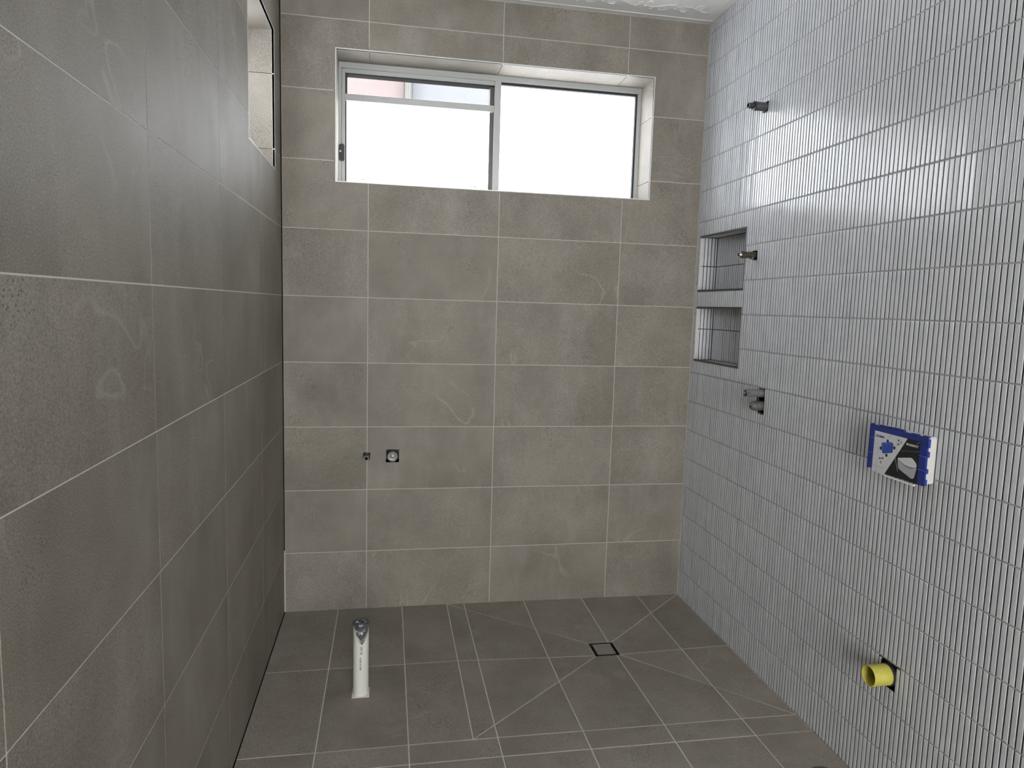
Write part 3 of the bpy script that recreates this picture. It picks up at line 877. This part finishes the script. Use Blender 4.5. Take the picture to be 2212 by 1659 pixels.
rr_ = random.Random(21)
for k in range(6):
    P_ = AXR(.672 + rr_.uniform(0, .03), rr_.choice((1.063, 1.067, 1.163)))
    bm = bmesh.new(); bmesh.ops.create_icosphere(bm, subdivisions=2, radius=1)
    for v in bm.verts: v.co = Vector((v.co.x * .005, v.co.y * .0045, v.co.z * .003)) * rr_.uniform(.8, 1.2)
    me = bpy.data.meshes.new('mortar_crumb'); bm.to_mesh(me); bm.free(); me.materials.append(M['dirtygrey'])
    o = bpy.data.objects.new('mortar_crumb', me); COL.objects.link(o); o.parent = T3; o.location = P_ - T3.location + Vector((-.002, 0, 0))

T4 = empty('toilet_outlet_pipe', (W, -1.508, .386), 'short speckled yellow pipe sleeve sticking out low on the finger-tiled wall', 'pipe sleeve')
liner('cut_out', P_right, HOLES_R['yel'], .06, T4)
Py = AXR(1.5085, .3875)
lathe('sleeve', [(.0315, -.005), (.0312, .066), (.0305, .0672), (.0290, .0670), (.0286, .012), (.0001, .010)], Py, ax, M['yellow'], T4, seg=56)
lathe('rubber_ring', [(.0316, .006), (.0345, .005), (.0350, -.012), (.0318, -.012)], Py, ax, M['gasket_soft'], T4, seg=48)

# --- concealed-cistern frame with its printed protective cover
d = .0405
FB = empty('flush_plate_frame', (W, -1.507, 1.075), 'blue and white wall frame with a printed card showing a wall-hung toilet', 'flush frame')
box('white_frame_box', W - d + .003, W + .003, -1.6080, -1.4030, 1.0080, 1.1420, M['whiteplastic'], FB, bevel=.003)
xf = W - d
def bar(ya, yb, za, zb, th=.007, off=.002, name='blue_frame_bar'):
    return box(name, xf - off, xf - off + th, yb, ya, za, zb, M['blue'], FB, bevel=.0012)
bar(-1.3930, -1.6215, 1.1270, 1.1440)
bar(-1.3930, -1.4130, 1.0085, 1.1270)
bar(-1.5960, -1.6215, 1.0060, 1.1270)
# clip blocks along the blue frame
for (ya, yb, za, zb) in ((-1.3925, -1.4010, 1.1430, 1.1465), (-1.4300, -1.4700, 1.1430, 1.1475), (-1.4780, -1.5300, 1.1430, 1.1490), (-1.5600, -1.5850, 1.1430, 1.1465), (-1.6020, -1.6225, 1.1430, 1.1475),
                         (-1.6210, -1.6245, 1.1150, 1.1400), (-1.6210, -1.6250, 1.0880, 1.1050), (-1.6210, -1.6250, 1.0420, 1.0560), (-1.6210, -1.6240, 1.0090, 1.0260), (-1.3900, -1.3935, 1.1160, 1.1360), (-1.3895, -1.3935, 1.0480, 1.1020), (-1.3890, -1.3935, 1.0060, 1.0440)):
    bar(ya, yb, za, zb, .010, .0022, 'clip_block')
for (ya, yb, za) in ((-1.3935, -1.4120, 1.1020), (-1.3935, -1.4120, 1.0560), (-1.5965, -1.6210, 1.0880), (-1.5965, -1.6210, 1.0480)):
    box('frame_rib', xf - .0035, xf, yb, ya, za, za + .0022, M['bluelight'], FB, bevel=.0005)
xc = xf - .0012
poly_layer('card_white_half', [(-1.4130, 1.1270), (-1.5470, 1.1270), (-1.4640, .9990), (-1.4125, 1.0030)], xc, .0015, M['card'], FB)
poly_layer('card_black_half', [(-1.5470, 1.1270), (-1.5960, 1.1270), (-1.5960, 1.0060), (-1.4680, 1.0045)], xc, .0015, M['cardblack'], FB)
box('card_lip', xc - .002, xc + .006, -1.5860, -1.4670, .9975, 1.0015, M['whitepaint'], FB, bevel=.0008)
lay = xc - .0003
def rounded(pts, keep=(), n=5):
    out = []; c = len(pts)
    for i in range(c):
        p0, p1, p2, p3 = (Vector(pts[(i + k) % c]) for k in (-1, 0, 1, 2))
        for j in range(n):
            t_ = j / n
            a_ = .5 * ((2 * p1) + (p2 - p0) * t_ + (2 * p0 - 5 * p1 + 4 * p2 - p3) * t_ ** 2 + (3 * p1 - p0 - 3 * p2 + p3) * t_ ** 3)
            if i in keep: a_ = p1.lerp(p2, t_)
            out.append(tuple(a_))
    return out
def pr(name, pts, m, k=0): return poly_layer(name, pts, lay - k * .0002, .0003, M[m], FB)
pr('printed_toilet_bowl', rounded([(-1.5177, 1.0627), (-1.5263, 1.0564), (-1.5473, 1.0472), (-1.5733, 1.0456), (-1.5895, 1.0516), (-1.5873, 1.0357), (-1.5829, 1.0201), (-1.5727, 1.0171), (-1.5547, 1.0228), (-1.5247, 1.0336), (-1.5190, 1.0450)]), 'cardgrey')
pr('printed_toilet_seat', rounded([(-1.5176, 1.0645), (-1.5643, 1.0752), (-1.5810, 1.0685), (-1.5890, 1.0605), (-1.5885, 1.0530), (-1.5732, 1.0480), (-1.5472, 1.0495), (-1.5282, 1.0570)], keep=(0,)), 'card', 1)
pr('printed_box_front', [(-1.4518, 1.0908), (-1.4937, 1.1010), (-1.4936, 1.0741), (-1.4540, 1.0638)], 'bluemid', 1)
pr('printed_box_top', [(-1.4453, 1.0954), (-1.4867, 1.1050), (-1.4937, 1.1010), (-1.4518, 1.0908)], 'bluelight', 1)
pr('printed_box_side', [(-1.4453, 1.0954), (-1.4518, 1.0908), (-1.4540, 1.0638), (-1.4483, 1.0720)], 'bluelight', 1)
def arrow(cy, cz, dy, dz, s=.0075):
    # block arrow with its head at (cy, cz), pointing along (dy, dz)
    n_ = (-dz, dy); P_ = lambda f_, g_: (cy - dy * f_ * s + n_[0] * g_ * s, cz - dz * f_ * s + n_[1] * g_ * s)
    return [P_(0, 0), P_(.62, .95), P_(.62, .5), P_(1.25, .5), P_(1.25, -.5), P_(.62, -.5), P_(.62, -.95)]
for q in ((-1.4701, 1.0996, 0, -1), (-1.4487, 1.0781, -1, 0), (-1.4940, 1.0900, 1, 0), (-1.4698, 1.0667, 0, 1)): pr('printed_arrow', arrow(*q), 'ink', 1)
for q in ([(-1.5097, 1.1175), (-1.5175, 1.1182), (-1.5139, 1.1109)], [(-1.5142, 1.1085), (-1.5173, 1.1017), (-1.5096, 1.1009)], [(-1.4407, 1.0497), (-1.4416, 1.0430), (-1.4489, 1.0481)], [(-1.4489, 1.0481), (-1.4572, 1.0537), (-1.4574, 1.0466)]):
    pr('printed_mark', q, 'ink', 1)
def line(p, q, wd_, m):
    dy, dz = q[0] - p[0], q[1] - p[1]; l = math.hypot(dy, dz); ny, nz = -dz / l * wd_, dy / l * wd_
    pr('printed_line', [(p[0] + ny, p[1] + nz), (q[0] + ny, q[1] + nz), (q[0] - ny, q[1] - nz), (p[0] - ny, p[1] - nz)], m)
line((-1.4140, 1.0205), (-1.4760, 1.0205), .0005, 'greyline'); line((-1.4325, 1.0760), (-1.4325, 1.0030), .0004, 'greyline')
line((-1.5070, 1.1260), (-1.5070, 1.0713), .0004, 'greyline'); line((-1.4140, 1.0730), (-1.4360, 1.0775), .0004, 'greyline'); line((-1.4689, 1.1146), (-1.4883, 1.1259), .0005, 'greyline')
line((-1.5049, 1.0640), (-1.5203, 1.0242), .0006, 'cardgrey'); line((-1.5240, 1.0870), (-1.5955, 1.0985), .0003, 'greyline'); line((-1.5830, 1.1180), (-1.5930, 1.1250), .0005, 'cardgrey')
def wall_text(body, y_left, y_right, z_base, height, m, weight, name):
    tv, tf, tw = text_mesh(body, 1.0, weight)
    hh = max(v[1] for v in tv)
    sx_ = (y_left - y_right) / tw; sz_ = height / hh
    V = [(lay - .0004, y_left - a_ * sx_, z_base + b_ * sz_) for a_, b_ in tv]
    mk(name, V, tf, M[m], FB, origin=(lay, y_left, z_base))
wall_text('SIGMA', -1.4200, -1.4575, 1.1098, .0072, 'bluemid', .012, 'lettering')
wall_text('GEBERIT', -1.5520, -1.5915, 1.1085, .0058, 'whitepaint', .022, 'lettering')
pr('lettering_square', [(-1.5450, 1.1090), (-1.5502, 1.1090), (-1.5502, 1.1142), (-1.5450, 1.1142)], 'whitepaint', 1)
wall_text('0', -1.5215, -1.5262, 1.1075, .0078, 'ink', .02, 'lettering')
wall_text('0', -1.4468, -1.4515, 1.0325, .0080, 'ink', .02, 'lettering')

# --- neighbouring house seen through the open strip of the window
nh = empty('neighbouring_house', (1.0, 4.2, 0), 'pale neighbouring house wall seen through the fly screen', 'house')
box('rendered_wall', -.30, .62, 4.2, 4.5, -.3, 5.2, M['house'], nh)
box('clad_wall', .70, 5.5, 4.25, 4.5, -.3, 5.2, M['house2'], nh)
lathe('downpipe', [(.045, 0), (.045, 5.2)], (.66, 4.15, -.3), (0, 0, 1), M['alu_dark'], nh, seg=16)
box('ground_strip', -6, 8, .3, 9, -.5, -.3, M['house2'], nh)
